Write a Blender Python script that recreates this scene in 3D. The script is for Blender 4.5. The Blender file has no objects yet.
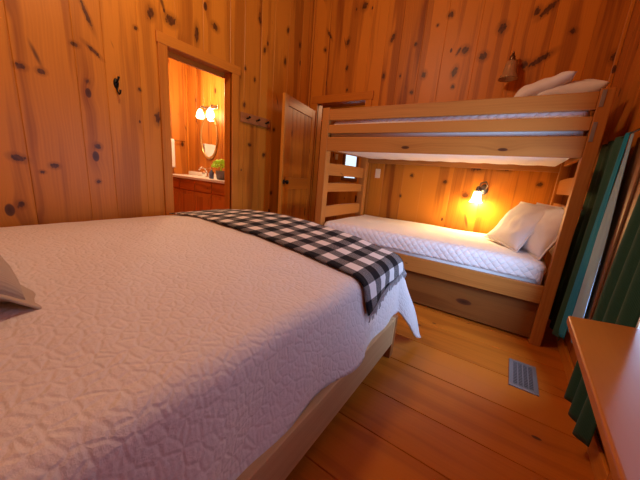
import bpy, bmesh, math, random
from math import sin, cos, pi, sqrt, hypot, atan2, exp
from mathutils import Vector, Matrix, noise
random.seed(11)
S = bpy.context.scene
COL = S.collection

# ------------------------------------------------------------------ materials
class NT:
    def __init__(s, name):
        s.m = bpy.data.materials.new(name); s.m.use_nodes = True
        s.t = s.m.node_tree; s.n = s.t.nodes; s.l = s.t.links
        s.b = s.n['Principled BSDF']
    def add(s, t, **k):
        n = s.n.new(t)
        for a, v in k.items(): setattr(n, a, v)
        return n
    def put(s, sock, v):
        if isinstance(v, bpy.types.NodeSocket): s.l.new(v, sock)
        elif isinstance(v, (int, float)): 
            sock.default_value = v
        else:
            v = tuple(v)
            if sock.type == 'RGBA' and len(v) == 3: v = v + (1,)
            sock.default_value = v
    def math(s, op, a, b=0.0, c=0.0, clamp=False):
        n = s.add('ShaderNodeMath', operation=op, use_clamp=clamp)
        s.put(n.inputs[0], a); s.put(n.inputs[1], b); s.put(n.inputs[2], c)
        return n.outputs[0]
    def comb(s, x, y, z=0.0):
        n = s.add('ShaderNodeCombineXYZ')
        s.put(n.inputs[0], x); s.put(n.inputs[1], y); s.put(n.inputs[2], z)
        return n.outputs[0]
    def step(s, v, a, b, lo=0.0, hi=1.0):
        n = s.add('ShaderNodeMapRange', interpolation_type='SMOOTHSTEP')
        s.put(n.inputs['Value'], v); s.put(n.inputs['From Min'], a); s.put(n.inputs['From Max'], b)
        s.put(n.inputs['To Min'], lo); s.put(n.inputs['To Max'], hi)
        return n.outputs[0]
    def noise(s, vec, scale=1.0, detail=3.0, rough=.55, dim='3D'):
        n = s.add('ShaderNodeTexNoise', noise_dimensions=dim)
        s.put(n.inputs['Vector'], vec); s.put(n.inputs['Scale'], scale)
        s.put(n.inputs['Detail'], detail); s.put(n.inputs['Roughness'], rough)
        return n.outputs[0]
    def vor(s, vec, scale=1.0, feature='F1', dim='2D', rnd=1.0):
        n = s.add('ShaderNodeTexVoronoi', voronoi_dimensions=dim, feature=feature)
        s.put(n.inputs['Vector'], vec); s.put(n.inputs['Scale'], scale); s.put(n.inputs['Randomness'], rnd)
        return n
    def mix(s, f, a, b, mode='MIX'):
        n = s.add('ShaderNodeMix', data_type='RGBA', blend_type=mode)
        s.put(n.inputs[0], f); s.put(n.inputs[6], a); s.put(n.inputs[7], b)
        return n.outputs[2]
    def bump(s, h, strength=.3, dist=.01):
        n = s.add('ShaderNodeBump')
        s.put(n.inputs['Height'], h); s.put(n.inputs['Strength'], strength); s.put(n.inputs['Distance'], dist)
        s.l.new(n.outputs[0], s.b.inputs['Normal'])
    def fin(s, col=None, rough=None, metal=None, spec=None, coat=None):
        if col is not None: s.put(s.b.inputs['Base Color'], col)
        if rough is not None: s.put(s.b.inputs['Roughness'], rough)
        if metal is not None: s.put(s.b.inputs['Metallic'], metal)
        if spec is not None: s.put(s.b.inputs['Specular IOR Level'], spec)
        if coat is not None: s.put(s.b.inputs['Coat Weight'], coat); s.b.inputs['Coat Roughness'].default_value = .18
        return s.m

def wood(name, light, dark, knot=(.035, .010, .004), dens=.5, ksc=(5.0, 1.7), krad=.17, spikes=.3, rough=.42,
         tone=.35, band=.6, coat=0.0, spec=.3, grain=.6, placed=None, axis=0):
    w = NT(name)
    uv = w.add('ShaderNodeUVMap'); sx = w.add('ShaderNodeSeparateXYZ'); w.l.new(uv.outputs[0], sx.inputs[0])
    at = w.add('ShaderNodeAttribute', attribute_name='rnd'); sc = w.add('ShaderNodeSeparateColor')
    w.l.new(at.outputs['Color'], sc.inputs[0])
    R, G, B = sc.outputs
    u0, v0 = sx.outputs[0], sx.outputs[1]
    u = w.math('MULTIPLY_ADD', R, 37.3, u0); v = w.math('MULTIPLY_ADD', G, 53.1, v0)
    P = w.comb(u, v)
    wob = w.noise(w.comb(w.math('MULTIPLY', u, 5.0), w.math('MULTIPLY', v, 1.4)), 1.0, 2.0)
    # knots
    k1 = w.vor(w.comb(w.math('MULTIPLY', u, ksc[0]), w.math('MULTIPLY', v, ksc[1] * 1.25)))
    kc = w.add('ShaderNodeSeparateColor'); w.l.new(k1.outputs['Color'], kc.inputs[0])
    r = w.math('MULTIPLY', w.step(kc.outputs[0], 1 - dens, 1.05, 0.0, 1.0), krad)
    d1 = k1.outputs['Distance']
    core = w.step(d1, w.math('MULTIPLY', r, .75), r, 1.0, 0.0)
    core = w.math('MULTIPLY', core, w.step(r, 0.01, 0.03))
    halo = w.math('MULTIPLY', w.step(d1, 0.0, w.math('ADD', r, .30), 1.0, 0.0), w.step(r, 0.01, .05))
    # spike knots: long slanted dark streaks
    ua = w.math('ADD', u, w.math('MULTIPLY', v, .32))
    k2 = w.vor(w.comb(w.math('MULTIPLY', ua, 6.5), w.math('MULTIPLY', v, 1.15), 0.0))
    kc2 = w.add('ShaderNodeSeparateColor'); w.l.new(k2.outputs['Color'], kc2.inputs[0])
    r2 = w.math('MULTIPLY', w.step(kc2.outputs[1], 1 - spikes, 1.05), .16)
    spk = w.math('MULTIPLY', w.step(w.math('ADD', k2.outputs['Distance'], w.math('MULTIPLY', wob, .08)), w.math('MULTIPLY', r2, .5), w.math('ADD', r2, .05), 1.0, 0.0), w.step(r2, .01, .05))
    # grain
    ug = w.math('ADD', w.math('ADD', u, w.math('MULTIPLY', halo, .030)), w.math('MULTIPLY', wob, .050))
    wave = w.math('SINE', w.math('MULTIPLY', ug, 330.0))
    wave = w.math('MULTIPLY_ADD', wave, .5, .5)
    gr = w.noise(w.comb(w.math('MULTIPLY', ug, 75.0), w.math('MULTIPLY', v, 1.6)), 1.0, 3.0, .6)
    g = w.math('ADD', w.math('MULTIPLY', wave, .16 * grain), w.math('MULTIPLY', w.math('SUBTRACT', gr, .5), 1.1 * grain))
    bandn = w.noise(w.comb(w.math('MULTIPLY', ug, 8.0), w.math('MULTIPLY', v, .42)), 1.0, 2.0)
    bd = w.math('MULTIPLY', w.step(bandn, .47, .62), band)
    t = w.math('ADD', w.math('ADD', g, bd), w.math('MULTIPLY', w.math('SUBTRACT', B, .45), tone))
    t = w.math('ADD', t, w.math('MULTIPLY', halo, .22), clamp=True)
    c = w.mix(t, light, dark)
    c = w.mix(w.math('MULTIPLY', spk, .78), c, tuple(x * 1.5 for x in knot))
    kcol = w.mix(w.step(d1, 0.0, r), knot, tuple(x * 2.6 for x in knot))
    c = w.mix(w.math('MULTIPLY', core, .9), c, kcol)
    if placed:
        tc = w.add('ShaderNodeTexCoord'); so = w.add('ShaderNodeSeparateXYZ'); w.l.new(tc.outputs['Object'], so.inputs[0])
        pu = w.math('MULTIPLY_ADD', w.math('SUBTRACT', wob, .5), .03, so.outputs[axis]); pz = w.math('MULTIPLY_ADD', w.math('SUBTRACT', gr, .5), .02, so.outputs[2])
        tot = None
        for (ku, kz, a, b, an) in placed:
            du = w.math('SUBTRACT', pu, ku); dz = w.math('SUBTRACT', pz, kz)
            ca_, sa_ = cos(an), sin(an)
            e1 = w.math('ADD', w.math('MULTIPLY', du, ca_ / a), w.math('MULTIPLY', dz, -sa_ / a))
            e2 = w.math('ADD', w.math('MULTIPLY', du, sa_ / b), w.math('MULTIPLY', dz, ca_ / b))
            dd = w.math('MULTIPLY', w.math('ADD', w.math('MULTIPLY', e1, e1), w.math('MULTIPLY', e2, e2)), 2.0)
            tot = dd if tot is None else w.math('MINIMUM', tot, dd)
        c = w.mix(w.step(tot, .8, 5.0, .40, 0.0), c, tuple(x * .55 for x in dark))
        rag = w.noise(w.comb(w.math('MULTIPLY', so.outputs[axis], 45.0), w.math('MULTIPLY', so.outputs[2], 30.0)), 1.0, 3.0)
        tot2 = w.math('MULTIPLY', tot, w.math('MULTIPLY_ADD', rag, 3.0, -.5))
        c = w.mix(w.step(tot2, .45, 1.3, .85, 0.0), c, w.mix(w.step(rag, .4, .6), knot, tuple(x * 2.5 for x in knot)))
    w.bump(w.math('MULTIPLY', t, -1.0), .12, .004)
    return w.fin(c, rough, 0.0, spec, coat)

def plain(name, col, rough=.5, metal=0.0, emit=None, est=0.0, spec=.5, trans=0.0):
    w = NT(name); w.fin(col, rough, metal, spec)
    if emit: w.put(w.b.inputs['Emission Color'], emit); w.b.inputs['Emission Strength'].default_value = est
    if trans: w.b.inputs['Transmission Weight'].default_value = trans
    return w.m

def cloth(name, col, kind='plain', sheen=.1, thin=0.0):
    w = NT(name)
    uv = w.add('ShaderNodeUVMap'); sx = w.add('ShaderNodeSeparateXYZ'); w.l.new(uv.outputs[0], sx.inputs[0])
    u, v = sx.outputs[0], sx.outputs[1]
    P = w.comb(u, v)
    weave = w.math('MULTIPLY', w.math('SINE', w.math('MULTIPLY', u, 900.0)), .25)
    if kind == 'matelasse':
        wp = w.add('ShaderNodeTexNoise'); w.put(wp.inputs['Vector'], P); w.put(wp.inputs['Scale'], 7.0)
        wv = w.add('ShaderNodeVectorMath', operation='MULTIPLY_ADD')
        w.l.new(wp.outputs['Color'], wv.inputs[0]); wv.inputs[1].default_value = (.05, .05, 0); w.l.new(P, wv.inputs[2])
        pf = w.vor(wv.outputs[0], 27.0, 'DISTANCE_TO_EDGE')
        puff = w.step(pf.outputs['Distance'], 0.0, .25)
        wr = w.noise(w.comb(w.math('MULTIPLY', u, 44.0), w.math('MULTIPLY', v, 40.0)), 1.0, 4.0, .65)
        rib = w.math('SINE', w.math('MULTIPLY', w.math('ADD', v, w.math('MULTIPLY', wp.outputs[0], .05)), 420.0))
        big = w.noise(P, 5.0, 2.0)
        h = w.math('ADD', w.math('MULTIPLY', puff, .38), w.math('MULTIPLY', wr, .9))
        h = w.math('ADD', h, w.math('MULTIPLY', rib, .04)); h = w.math('ADD', h, big)
        w.bump(h, .55, .009)
        c = col
    elif kind == 'diamond':
        a = w.math('ABSOLUTE', w.math('SINE', w.math('MULTIPLY', w.math('ADD', u, v), 52.0)))
        b = w.math('ABSOLUTE', w.math('SINE', w.math('MULTIPLY', w.math('SUBTRACT', u, v), 52.0)))
        h = w.math('POWER', w.math('MULTIPLY', a, b), .35)
        h = w.math('ADD', h, w.math('MULTIPLY', w.noise(P, 16.0, 3.0), .7))
        w.bump(h, .6, .010); c = col
    elif kind == 'check':
        q = .15
        def sq(x):
            f = w.math('FRACT', w.math('DIVIDE', x, q))
            return w.math('GREATER_THAN', f, .5)
        a, b = sq(u), sq(v)
        s_ = w.math('MULTIPLY', w.math('ADD', a, b), .5)
        tw = w.math('GREATER_THAN', w.math('FRACT', w.math('MULTIPLY', w.math('ADD', u, v), 210.0)), .5)
        mid = w.math('LESS_THAN', w.math('ABSOLUTE', w.math('SUBTRACT', s_, .5)), .1)
        s2 = w.math('ADD', s_, w.math('MULTIPLY', mid, w.math('MULTIPLY', w.math('SUBTRACT', tw, .5), .25)))
        cr = w.add('ShaderNodeValToRGB'); w.l.new(s2, cr.inputs[0])
        e = cr.color_ramp.elements; e[0].position = 0; e[0].color = (.007, .007, .011, 1); e[1].position = 1; e[1].color = (.74, .70, .68, 1)
        m = cr.color_ramp.elements.new(.5); m.color = (.075, .068, .074, 1)
        c = cr.outputs[0]
        w.bump(w.math('ADD', weave, w.noise(P, 120.0, 2.0)), .3, .003)
    else:
        w.bump(w.math('ADD', weave, w.math('MULTIPLY', w.noise(P, 30.0, 4.0), 1.2)), .35, .004)
        c = w.mix(w.noise(P, 14.0, 3.0), tuple(x * .9 for x in col), col)
    w.fin(c, .9, 0.0, .15)
    w.b.inputs['Sheen Weight'].default_value = sheen
    if thin:
        tr = w.add('ShaderNodeBsdfTranslucent'); w.put(tr.inputs[0], col)
        mx = w.add('ShaderNodeMixShader'); mx.inputs[0].default_value = thin
        out = w.n['Material Output']
        w.l.new(w.b.outputs[0], mx.inputs[1]); w.l.new(tr.outputs[0], mx.inputs[2]); w.l.new(mx.outputs[0], out.inputs[0])
    return w.m

KL = [ (0.55, 1.68, 0.035, 0.025, 0), (0.65, 1.68, 0.03, 0.025, 0), (0.94, 2.15, 0.018, 0.11, -0.35), (0.85, 1.92, 0.03, 0.022, 0), (0.96, 1.92, 0.018, 0.07, -0.9), (0.90, 1.69, 0.018, 0.02, 0), (0.47, 1.09, 0.05, 0.03, 0.3), (0.65, 1.05, 0.032, 0.025, 0), (0.58, 1.00, 0.02, 0.015, 0), (0.93, 1.22, 0.03, 0.03, 0.3), (0.91, 0.94, 0.022, 0.02, 0), (0.44, 0.77, 0.025, 0.03, 0), (1.40, 2.36, 0.04, 0.06, 0.2), (1.57, 2.38, 0.065, 0.055, 0), (1.41, 1.53, 0.03, 0.07, 0.1), (1.82, 2.37, 0.03, 0.1, 0), (2.03, 2.52, 0.05, 0.04, 0.5), (1.27, 2.20, 0.02, 0.02, 0), (2.42, 1.87, 0.03, 0.04, 0), (2.43, 2.27, 0.02, 0.03, 0), (2.58, 2.19, 0.02, 0.035, 0), (2.73, 2.56, 0.025, 0.05, 0.3), (3.10, 2.56, 0.03, 0.06, 0), (3.13, 2.94, 0.03, 0.05, 0.3), (2.94, 1.68, 0.03, 0.03, 0), (2.93, 0.83, 0.03, 0.035, 0.4), (2.52, 1.43, 0.035, 0.025, 0), (2.77, 1.33, 0.03, 0.04, 0.5), (3.39, 2.86, 0.03, 0.05, 0), (2.19, 1.87, 0.02, 0.03, 0), (2.25, 1.17, 0.03, 0.03, 0), (2.64, 2.84, 0.03, 0.05, -0.3), (1.27, 1.73, 0.018, 0.02, 0) ]
KB = [ (-2.03, 3.29, 0.05, 0.06, 0.2), (-2.23, 2.91, 0.03, 0.06, 0.2), (-2.21, 2.59, 0.025, 0.045, 0), (-2.18, 2.31, 0.02, 0.03, 0), (-1.59, 2.85, 0.035, 0.07, 0.4), (-1.65, 2.43, 0.03, 0.05, 0), (-1.43, 2.41, 0.015, 0.03, 0), (-1.14, 2.39, 0.04, 0.05, 0), (-1.26, 2.21, 0.03, 0.03, 0), (-1.29, 2.73, 0.025, 0.03, 0), (-0.94, 2.97, 0.04, 0.04, 0), (-1.07, 2.89, 0.02, 0.02, 0), (-0.73, 2.59, 0.05, 0.05, 0), (-0.80, 2.38, 0.04, 0.07, 0.2), (-0.79, 2.23, 0.025, 0.03, 0), (-0.79, 2.59, 0.02, 0.05, 0.5), (-0.54, 2.50, 0.05, 0.05, 0), (-0.73, 2.58, 0.03, 0.04, 0.3), (-0.41, 2.74, 0.05, 0.06, 0), (-0.15, 2.37, 0.05, 0.045, 0), (-0.03, 2.40, 0.035, 0.13, 1.0), (-0.06, 2.83, 0.035, 0.1, 0.8), (-0.14, 2.83, 0.035, 0.05, 0.3), (0.17, 2.61, 0.03, 0.03, 0), (0.52, 2.35, 0.05, 0.06, 0), (-0.40, 1.36, 0.09, 0.05, 0.2), (-0.14, 1.37, 0.09, 0.04, 0.2), (-0.45, 1.04, 0.05, 0.04, 0), (-0.69, 1.17, 0.03, 0.03, 0), (-1.21, 0.95, 0.02, 0.03, 0), (-1.10, 1.22, 0.025, 0.03, 0), (0.22, 1.22, 0.03, 0.03, 0), (-2.54, 3.05, 0.02, 0.09, -0.6), (-2.60, 2.87, 0.03, 0.04, -0.4) ]
M = {}
M['wall'] = wood('knotty_pine_wall', (.60, .214, .018), (.26, .068, .006), dens=.26, ksc=(4.2, 1.9), krad=.13, spikes=.20, rough=.42, tone=.55, band=.52, grain=.55, placed=KL, axis=1)
M['backwall'] = wood('knotty_pine_back', (.60, .207, .018), (.24, .060, .006), dens=.22, ksc=(4.4, 1.8), krad=.12, spikes=.20, rough=.42, tone=.6, band=.62, grain=.55, placed=KB, axis=0)
M['sidewall'] = wood('knotty_pine_side', (.50, .165, .020), (.24, .056, .006), dens=.40, ksc=(4.2, 1.9), krad=.13, spikes=.3, rough=.42, tone=.7, band=.65, grain=.45)
M['floor'] = wood('pine_floor', (.54, .155, .013), (.28, .066, .006), dens=.35, ksc=(4.5, 1.8), krad=.07, spikes=.03, rough=.34, tone=.45, band=.4, coat=.15, grain=.35)
M['ceil'] = wood('pine_ceiling', (.5, .17, .022), (.27, .07, .009), rough=.5)
M['trim'] = wood('pine_trim', (.58, .202, .019), (.32, .082, .008), dens=.25, spikes=.05, tone=.3, band=.3)
M['door'] = wood('pine_door', (.58, .210, .021), (.30, .082, .008), dens=.35, spikes=.1, tone=.4, band=.4)
M['bunk'] = wood('bunk_pine', (.45, .175, .035), (.27, .085, .014), dens=.20, ksc=(4, 1.2), krad=.10, spikes=.04, rough=.42, tone=.45, band=.35, grain=.8)
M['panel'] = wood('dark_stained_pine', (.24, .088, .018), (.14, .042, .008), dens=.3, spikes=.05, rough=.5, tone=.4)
M['rail'] = wood('bed_raw_pine', (.56, .38, .19), (.40, .235, .10), dens=.18, krad=.10, spikes=.0, rough=.5, tone=.3, band=.25)
M['leg'] = wood('bed_leg_pine', (.42, .16, .045), (.25, .075, .017), dens=.1, spikes=0.)
M['desk'] = wood('varnished_desk_pine', (.38, .112, .008), (.28, .070, .004), dens=.06, spikes=.0, rough=.42, tone=.2, band=.3, coat=.03, grain=.3)
M['vanity'] = wood('vanity_pine', (.60, .21, .034), (.36, .10, .015), dens=.25, spikes=.05, rough=.4)
M['wintrim'] = wood('window_brown_trim', (.23, .095, .035), (.12, .045, .016), dens=.1, spikes=0., rough=.45)
M['quilt'] = cloth('white_matelasse', (.74, .69, .68), 'matelasse')
M['bquilt'] = cloth('white_diamond_quilt', (.84, .82, .82), 'diamond')
M['throw'] = cloth('buffalo_check', (1, 1, 1), 'check', .02)
M['fringe'] = cloth('fringe_yarn', (.45, .42, .42))
M['sham'] = cloth('beige_pillow', (.46, .37, .29))
M['pcase'] = cloth('white_pillowcase', (.80, .77, .76))
M['matt'] = cloth('mattress_ticking', (.80, .77, .74))
M['green'] = cloth('green_curtain', (.020, .080, .050))
M['teal'] = cloth('daylit_green_edge', (.006, .28, .46), thin=.25)  # green curtain hem, daylight shining through it painted in as teal
M['sheer'] = cloth('white_sheer', (.44, .66, .82), thin=.40)
M['towel'] = cloth('white_towel', (.85, .82, .78))
M['iron'] = plain('black_iron', (.012, .011, .010), .45, .7)
M['bronze'] = plain('aged_bronze', (.20, .125, .07), .35, .9)
M['chrome'] = plain('chrome', (.75, .74, .72), .15, 1.0)
M['nickel'] = plain('dark_nickel', (.16, .14, .13), .3, .9)
M['vent'] = plain('grey_metal_register', (.30, .29, .29), .45, .6)
M['ventdark'] = plain('dark_duct', (.01, .01, .011), .8)
M['counter'] = plain('white_countertop', (.85, .80, .74), .25)
M['mirror'] = plain('mirror_glass', (.92, .92, .92), .02, 1.0)
M['mframe'] = plain('gilt_frame', (.55, .33, .12), .35, .6)
M['plate'] = plain('cream_plate', (.72, .60, .42), .4)
M['hole'] = plain('black_slot', (.01, .01, .01), .6)
M['leaf'] = plain('green_leaves', (.52, .85, .05), .5)
M['pot'] = plain('grey_pot', (.16, .15, .17), .6)
M['bottle'] = plain('blue_grey_bottle', (.10, .11, .20), .25)
M['glass'] = plain('clear_glass', (.95, .97, 1.0), .03, trans=1.0)
M['globe'] = plain('unlit_smoky_glass', (.50, .31, .16), .16, .35)
M['lit'] = plain('lit_shade', (.9, .8, .6), .4, 0, (1.0, .66, .30), 26.0)
M['litbath'] = plain('lit_shade_bathroom', (.9, .8, .65), .4, 0, (1.0, .74, .42), 20.0)
M['bag'] = plain('dark_bag', (.018, .022, .028), .8)
M['soffit'] = plain('painted_board', (.5, .2, .05), .6)

# ------------------------------------------------------------------ mesh builder
class MB:
    def __init__(s): s.v = []; s.f = []; s.uv = []; s.c = []; s.sm = []
    def face(s, idx, uv, col, smooth=False):
        s.f.append(tuple(idx)); s.uv.append(list(uv)); s.c.append(col); s.sm.append(smooth)
    def box(s, lo, hi, grain=None, mat=None, rnd=None, bev=0.0):
        """box whose uv runs u across / v along the grain axis"""
        lo = list(lo); hi = list(hi); d = [hi[i] - lo[i] for i in range(3)]
        if grain is None: grain = d.index(max(d))
        if rnd is None: rnd = (random.random(), random.random(), random.random(), 1)
        o = [i for i in range(3) if i != grain]
        base = len(s.v)
        pts = [Vector((hi[0] if k & 1 else lo[0], hi[1] if k & 2 else lo[1], hi[2] if k & 4 else lo[2])) for k in range(8)]
        ct = [(lo[i] + hi[i]) / 2 for i in range(3)]
        s.v += [(mat @ p) if mat else p for p in pts]
        quads = [((0, 4, 6, 2), 0), ((1, 3, 7, 5), 0), ((0, 1, 5, 4), 1), ((2, 6, 7, 3), 1), ((0, 2, 3, 1), 2), ((4, 5, 7, 6), 2)]
        for q, ax in quads:
            uv = []
            for k in q:
                p = pts[k]
                if ax == grain: uu, vv = p[o[0]] - ct[o[0]], (p[o[1]] - ct[o[1]]) * .3 + ct[grain]
                else:
                    oc = [i for i in o if i != ax][0]
                    uu, vv = p[oc] - ct[oc] + (.31 * ax), p[grain]
                uv.append((uu, vv))
            s.face([base + k for k in q], uv, rnd)
        return s
    def tube(s, pts, rad, n=12, caps=True):
        pts = [Vector(p) for p in pts]
        if isinstance(rad, (int, float)): rad = [rad] * len(pts)
        base = len(s.v); up = None; rnd = (random.random(), random.random(), random.random(), 1)
        for i, p in enumerate(pts):
            a = pts[max(0, i - 1)]; b = pts[min(len(pts) - 1, i + 1)]
            t = (b - a).normalized()
            if up is None:
                up = t.orthogonal().normalized()
            up = (up - t * up.dot(t)).normalized(); sd = t.cross(up)
            for k in range(n):
                an = 2 * pi * k / n
                s.v.append(p + (up * cos(an) + sd * sin(an)) * rad[i])
        for i in range(len(pts) - 1):
            for k in range(n):
                k2 = (k + 1) % n
                s.face([base + i * n + k, base + i * n + k2, base + (i + 1) * n + k2, base + (i + 1) * n + k],
                       [(k / n, i), ((k + 1) / n, i), ((k + 1) / n, i + 1), (k / n, i + 1)], rnd, True)
        if caps:
            s.face([base + k for k in reversed(range(n))], [(0, 0)] * n, rnd)
            e = base + (len(pts) - 1) * n
            s.face([e + k for k in range(n)], [(0, 0)] * n, rnd)
        return s
    def lathe(s, prof, mat=None, n=24, sx=1.0, sy=1.0):
        """prof: (radius, height) list revolved about local z"""
        base = len(s.v); rnd = (random.random(), random.random(), random.random(), 1)
        for r, z in prof:
            for k in range(n):
                a = 2 * pi * k / n
                p = Vector((r * cos(a) * sx, r * sin(a) * sy, z))
                s.v.append(mat @ p if mat else p)
        for i in range(len(prof) - 1):
            for k in range(n):
                k2 = (k + 1) % n
                s.face([base + i * n + k, base + i * n + k2, base + (i + 1) * n + k2, base + (i + 1) * n + k],
                       [(k / n, prof[i][1])] * 4, rnd, True)
        return s
    def grid(s, fn, nu, nv, uvfn=None, smooth=True, flip=False):
        base = len(s.v); rnd = (.3, .3, .3, 1)
        for j in range(nv + 1):
            for i in range(nu + 1):
                s.v.append(Vector(fn(i / nu, j / nv)))
        for j in range(nv):
            for i in range(nu):
                q = [(i, j), (i + 1, j), (i + 1, j + 1), (i, j + 1)]
                if flip: q.reverse()
                uv = [uvfn(a / nu, b / nv) if uvfn else (a / nu, b / nv) for a, b in q]
                s.face([base + b * (nu + 1) + a for a, b in q], uv, rnd, smooth)
        return s
    def build(s, name, mat, parent=None, bevel=0.0, seg=2, weld=False, recalc=False, origin=None):
        me = bpy.data.meshes.new(name)
        o = bpy.data.objects.new(name, me); COL.objects.link(o)
        off = Vector(origin) if origin else Vector((0, 0, 0))
        me.from_pydata([tuple(Vector(v) - off) for v in s.v], [], s.f)
        me.uv_layers.new(name='UVMap'); me.color_attributes.new('rnd', 'FLOAT_COLOR', 'CORNER')
        uvl = me.uv_layers['UVMap']; ca = me.color_attributes['rnd']
        li = 0
        for fi, p in enumerate(me.polygons):
            p.use_smooth = s.sm[fi]
            for k in range(p.loop_total):
                uvl.data[p.loop_start + k].uv = s.uv[fi][k]
                ca.data[p.loop_start + k].color = s.c[fi]
        if weld or recalc:
            bm = bmesh.new(); bm.from_mesh(me)
            if weld: bmesh.ops.remove_doubles(bm, verts=bm.verts, dist=1e-5)
            bmesh.ops.recalc_face_normals(bm, faces=bm.faces); bm.to_mesh(me); bm.free()
        me.materials.append(M[mat] if isinstance(mat, str) else mat)
        o.location = off
        if parent:
            o.parent = parent
            o.location = off - (Vector(parent.location) if parent.type == 'EMPTY' and not parent.parent else world_off(parent))
        if bevel:
            b = o.modifiers.new('bevel', 'BEVEL'); b.width = bevel; b.segments = seg; b.limit_method = 'ANGLE'
        return o
def world_off(o):
    v = Vector((0, 0, 0))
    while o: v += Vector(o.location); o = o.parent
    return v
def tag(o, label=None, cat=None, group=None, kind=None):
    if label: o['label'] = label
    if cat: o['category'] = cat
    if group: o['group'] = group
    if kind: o['kind'] = kind
    return o
def thing(name, loc, label, cat, group=None):
    o = bpy.data.objects.new(name, None); o.location = loc; o.empty_display_size = .1; COL.objects.link(o)
    return tag(o, label, cat, group)
def struct(o, label=None, cat=None): return tag(o, label, cat, None, 'structure')
def boxo(name, lo, hi, mat, parent=None, bevel=.004, grain=None, m=None):
    return MB().box(lo, hi, grain, m).build(name, mat, parent, bevel)
def dup(root, loc):
    r = root.copy(); COL.objects.link(r); r.location = loc
    for ch in list(root.children):
        c = ch.copy(); COL.objects.link(c); c.parent = r
        for g in ch.children:
            d = g.copy(); COL.objects.link(d); d.parent = c
    return r

# ------------------------------------------------------------------ room shell
XL, XR, YB, YF, ZC = -2.83, .535, 3.68, -1.0, 4.1
def board_wall(name, axis, pos, nrm, u0, u1, z0, z1, holes, mat, wmin=.15, wmax=.27, th=.022, seed=1, widths=None):
    """vertical tongue-and-groove boards; nrm=+1/-1: the side the faces look to. holes: (u0,u1,z0,z1)"""
    rg = random.Random(seed); mb = MB()
    us = [u0]; k = 0
    while us[-1] < u1 - .05:
        wd = widths[k % len(widths)] if widths else rg.uniform(wmin, wmax)
        k += 1
        us.append(min(u1, us[-1] + wd))
    if us[-1] < u1: us[-1] = u1
    g = .0032
    def P(u, n, z):
        return Vector((pos + nrm * n, u, z)) if axis == 'X' else Vector((u, pos + nrm * n, z))
    def quad(a, b, c, d, uv, rnd):
        base = len(mb.v); mb.v.extend([a, b, c, d])
        mb.face([base, base + 1, base + 2, base + 3], uv, rnd)
    for i in range(len(us) - 1):
        a, b = us[i], us[i + 1]; ct = (a + b) / 2
        rnd = (rg.random(), rg.random(), rg.random(), 1)
        cuts = sorted(set([a, b] + [h for hl in holes for h in hl[:2] if a < h < b]))
        for c0, c1 in zip(cuts, cuts[1:]):
            mid = (c0 + c1) / 2
            zs = [(z0, z1)]
            for h in holes:
                if h[0] < mid < h[1]:
                    nz = []
                    for q0, q1 in zs:
                        if h[2] > q0: nz.append((q0, min(q1, h[2])))
                        if h[3] < q1: nz.append((max(q0, h[3]), q1))
                    zs = nz
            for q0, q1 in zs:
                if q1 - q0 < 1e-4: continue
                prof = []
                prof.append((c0, -g if c0 == a else 0))
                if c0 == a: prof.append((c0 + g, 0))
                if c1 == b: prof.append((c1 - g, 0))
                prof.append((c1, -g if c1 == b else 0))
                for (ua, na), (ub, nb) in zip(prof, prof[1:]):
                    quad(P(ua, na, q0), P(ub, nb, q0), P(ub, nb, q1), P(ua, na, q1),
                         [(ua - ct, q0), (ub - ct, q0), (ub - ct, q1), (ua - ct, q1)], rnd)
                quad(P(c0, -th, q0), P(c0, -th, q1), P(c1, -th, q1), P(c1, -th, q0), [(0, 0)] * 4, rnd)
                for (uu) in (c0, c1):
                    quad(P(uu, -g, q0), P(uu, -g, q1), P(uu, -th, q1), P(uu, -th, q0), [(0, q0), (0, q1), (.02, q1), (.02, q0)], rnd)
    o = mb.build(name, mat)
    return struct(o)

DL = (1.515, 2.24, 0.0, 2.165)          # doorway in the left wall (Y range, Z range)
W2 = (.70, 1.36, .94, 1.75)              # unseen window added above the desk to let in cool light
DB = (-2.66, -1.86, 0.0, 2.165)         # doorway in the back wall (X range)
W1 = (1.48, 1.99, .50, 1.42)            # curtained window in the right wall
board_wall('wall_left', 'X', XL, 1, YF, YB, 0, ZC, [DL], 'wall', .18, .34, seed=5)
board_wall('wall_back', 'Y', YB, -1, XL, XR, 0, ZC, [DB], 'backwall', .20, .38, seed=12)
board_wall('wall_right', 'X', XR, -1, YF, YB, 0, ZC, [W1, W2], 'sidewall', .16, .28, seed=8)
board_wall('wall_front', 'Y', YF, 1, XL, XR, 0, ZC, [], 'sidewall', seed=9)

mb = MB(); rg = random.Random(4)
seams = [-1.0, -.70, -.42, -.10, .18, .50, .78, 1.06, 1.32, 1.66, 1.97, 2.30, 2.58, 2.9, 3.2, 3.5, 3.8, 4.1, 4.4, 4.7, 5.0, 5.3, 5.6, 5.9, 6.2]
for y, y_next in zip(seams, seams[1:]):
    wd = y_next - y
    x = -6.0
    L = 6.7
    for (xa, xb) in ((-6.0, .6),):
        rnd = (rg.random(), rg.random(), rg.random(), 1)
        b0 = len(mb.v)
        e = .0035
        prof = [(y, -.008), (y + e, 0), (y + wd - e, 0), (y + wd, -.008)]
        for (ya, za), (yb_, zb) in zip(prof, prof[1:]):
            b0 = len(mb.v)
            mb.v += [Vector((xa, ya, za)), Vector((xb, ya, za)), Vector((xb, yb_, zb)), Vector((xa, yb_, zb))]
            ct = y + wd / 2
            mb.face([b0, b0 + 1, b0 + 2, b0 + 3], [(ya - ct, xa), (ya - ct, xb), (yb_ - ct, xb), (yb_ - ct, xa)], rnd)
y = seams[-1]
b0 = len(mb.v)
for (ya, xa) in ((-1.0, -6.0), (y, -6.0), (y, .6), (-1.0, .6)): mb.v.append(Vector((xa, ya, -.06)))
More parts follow.
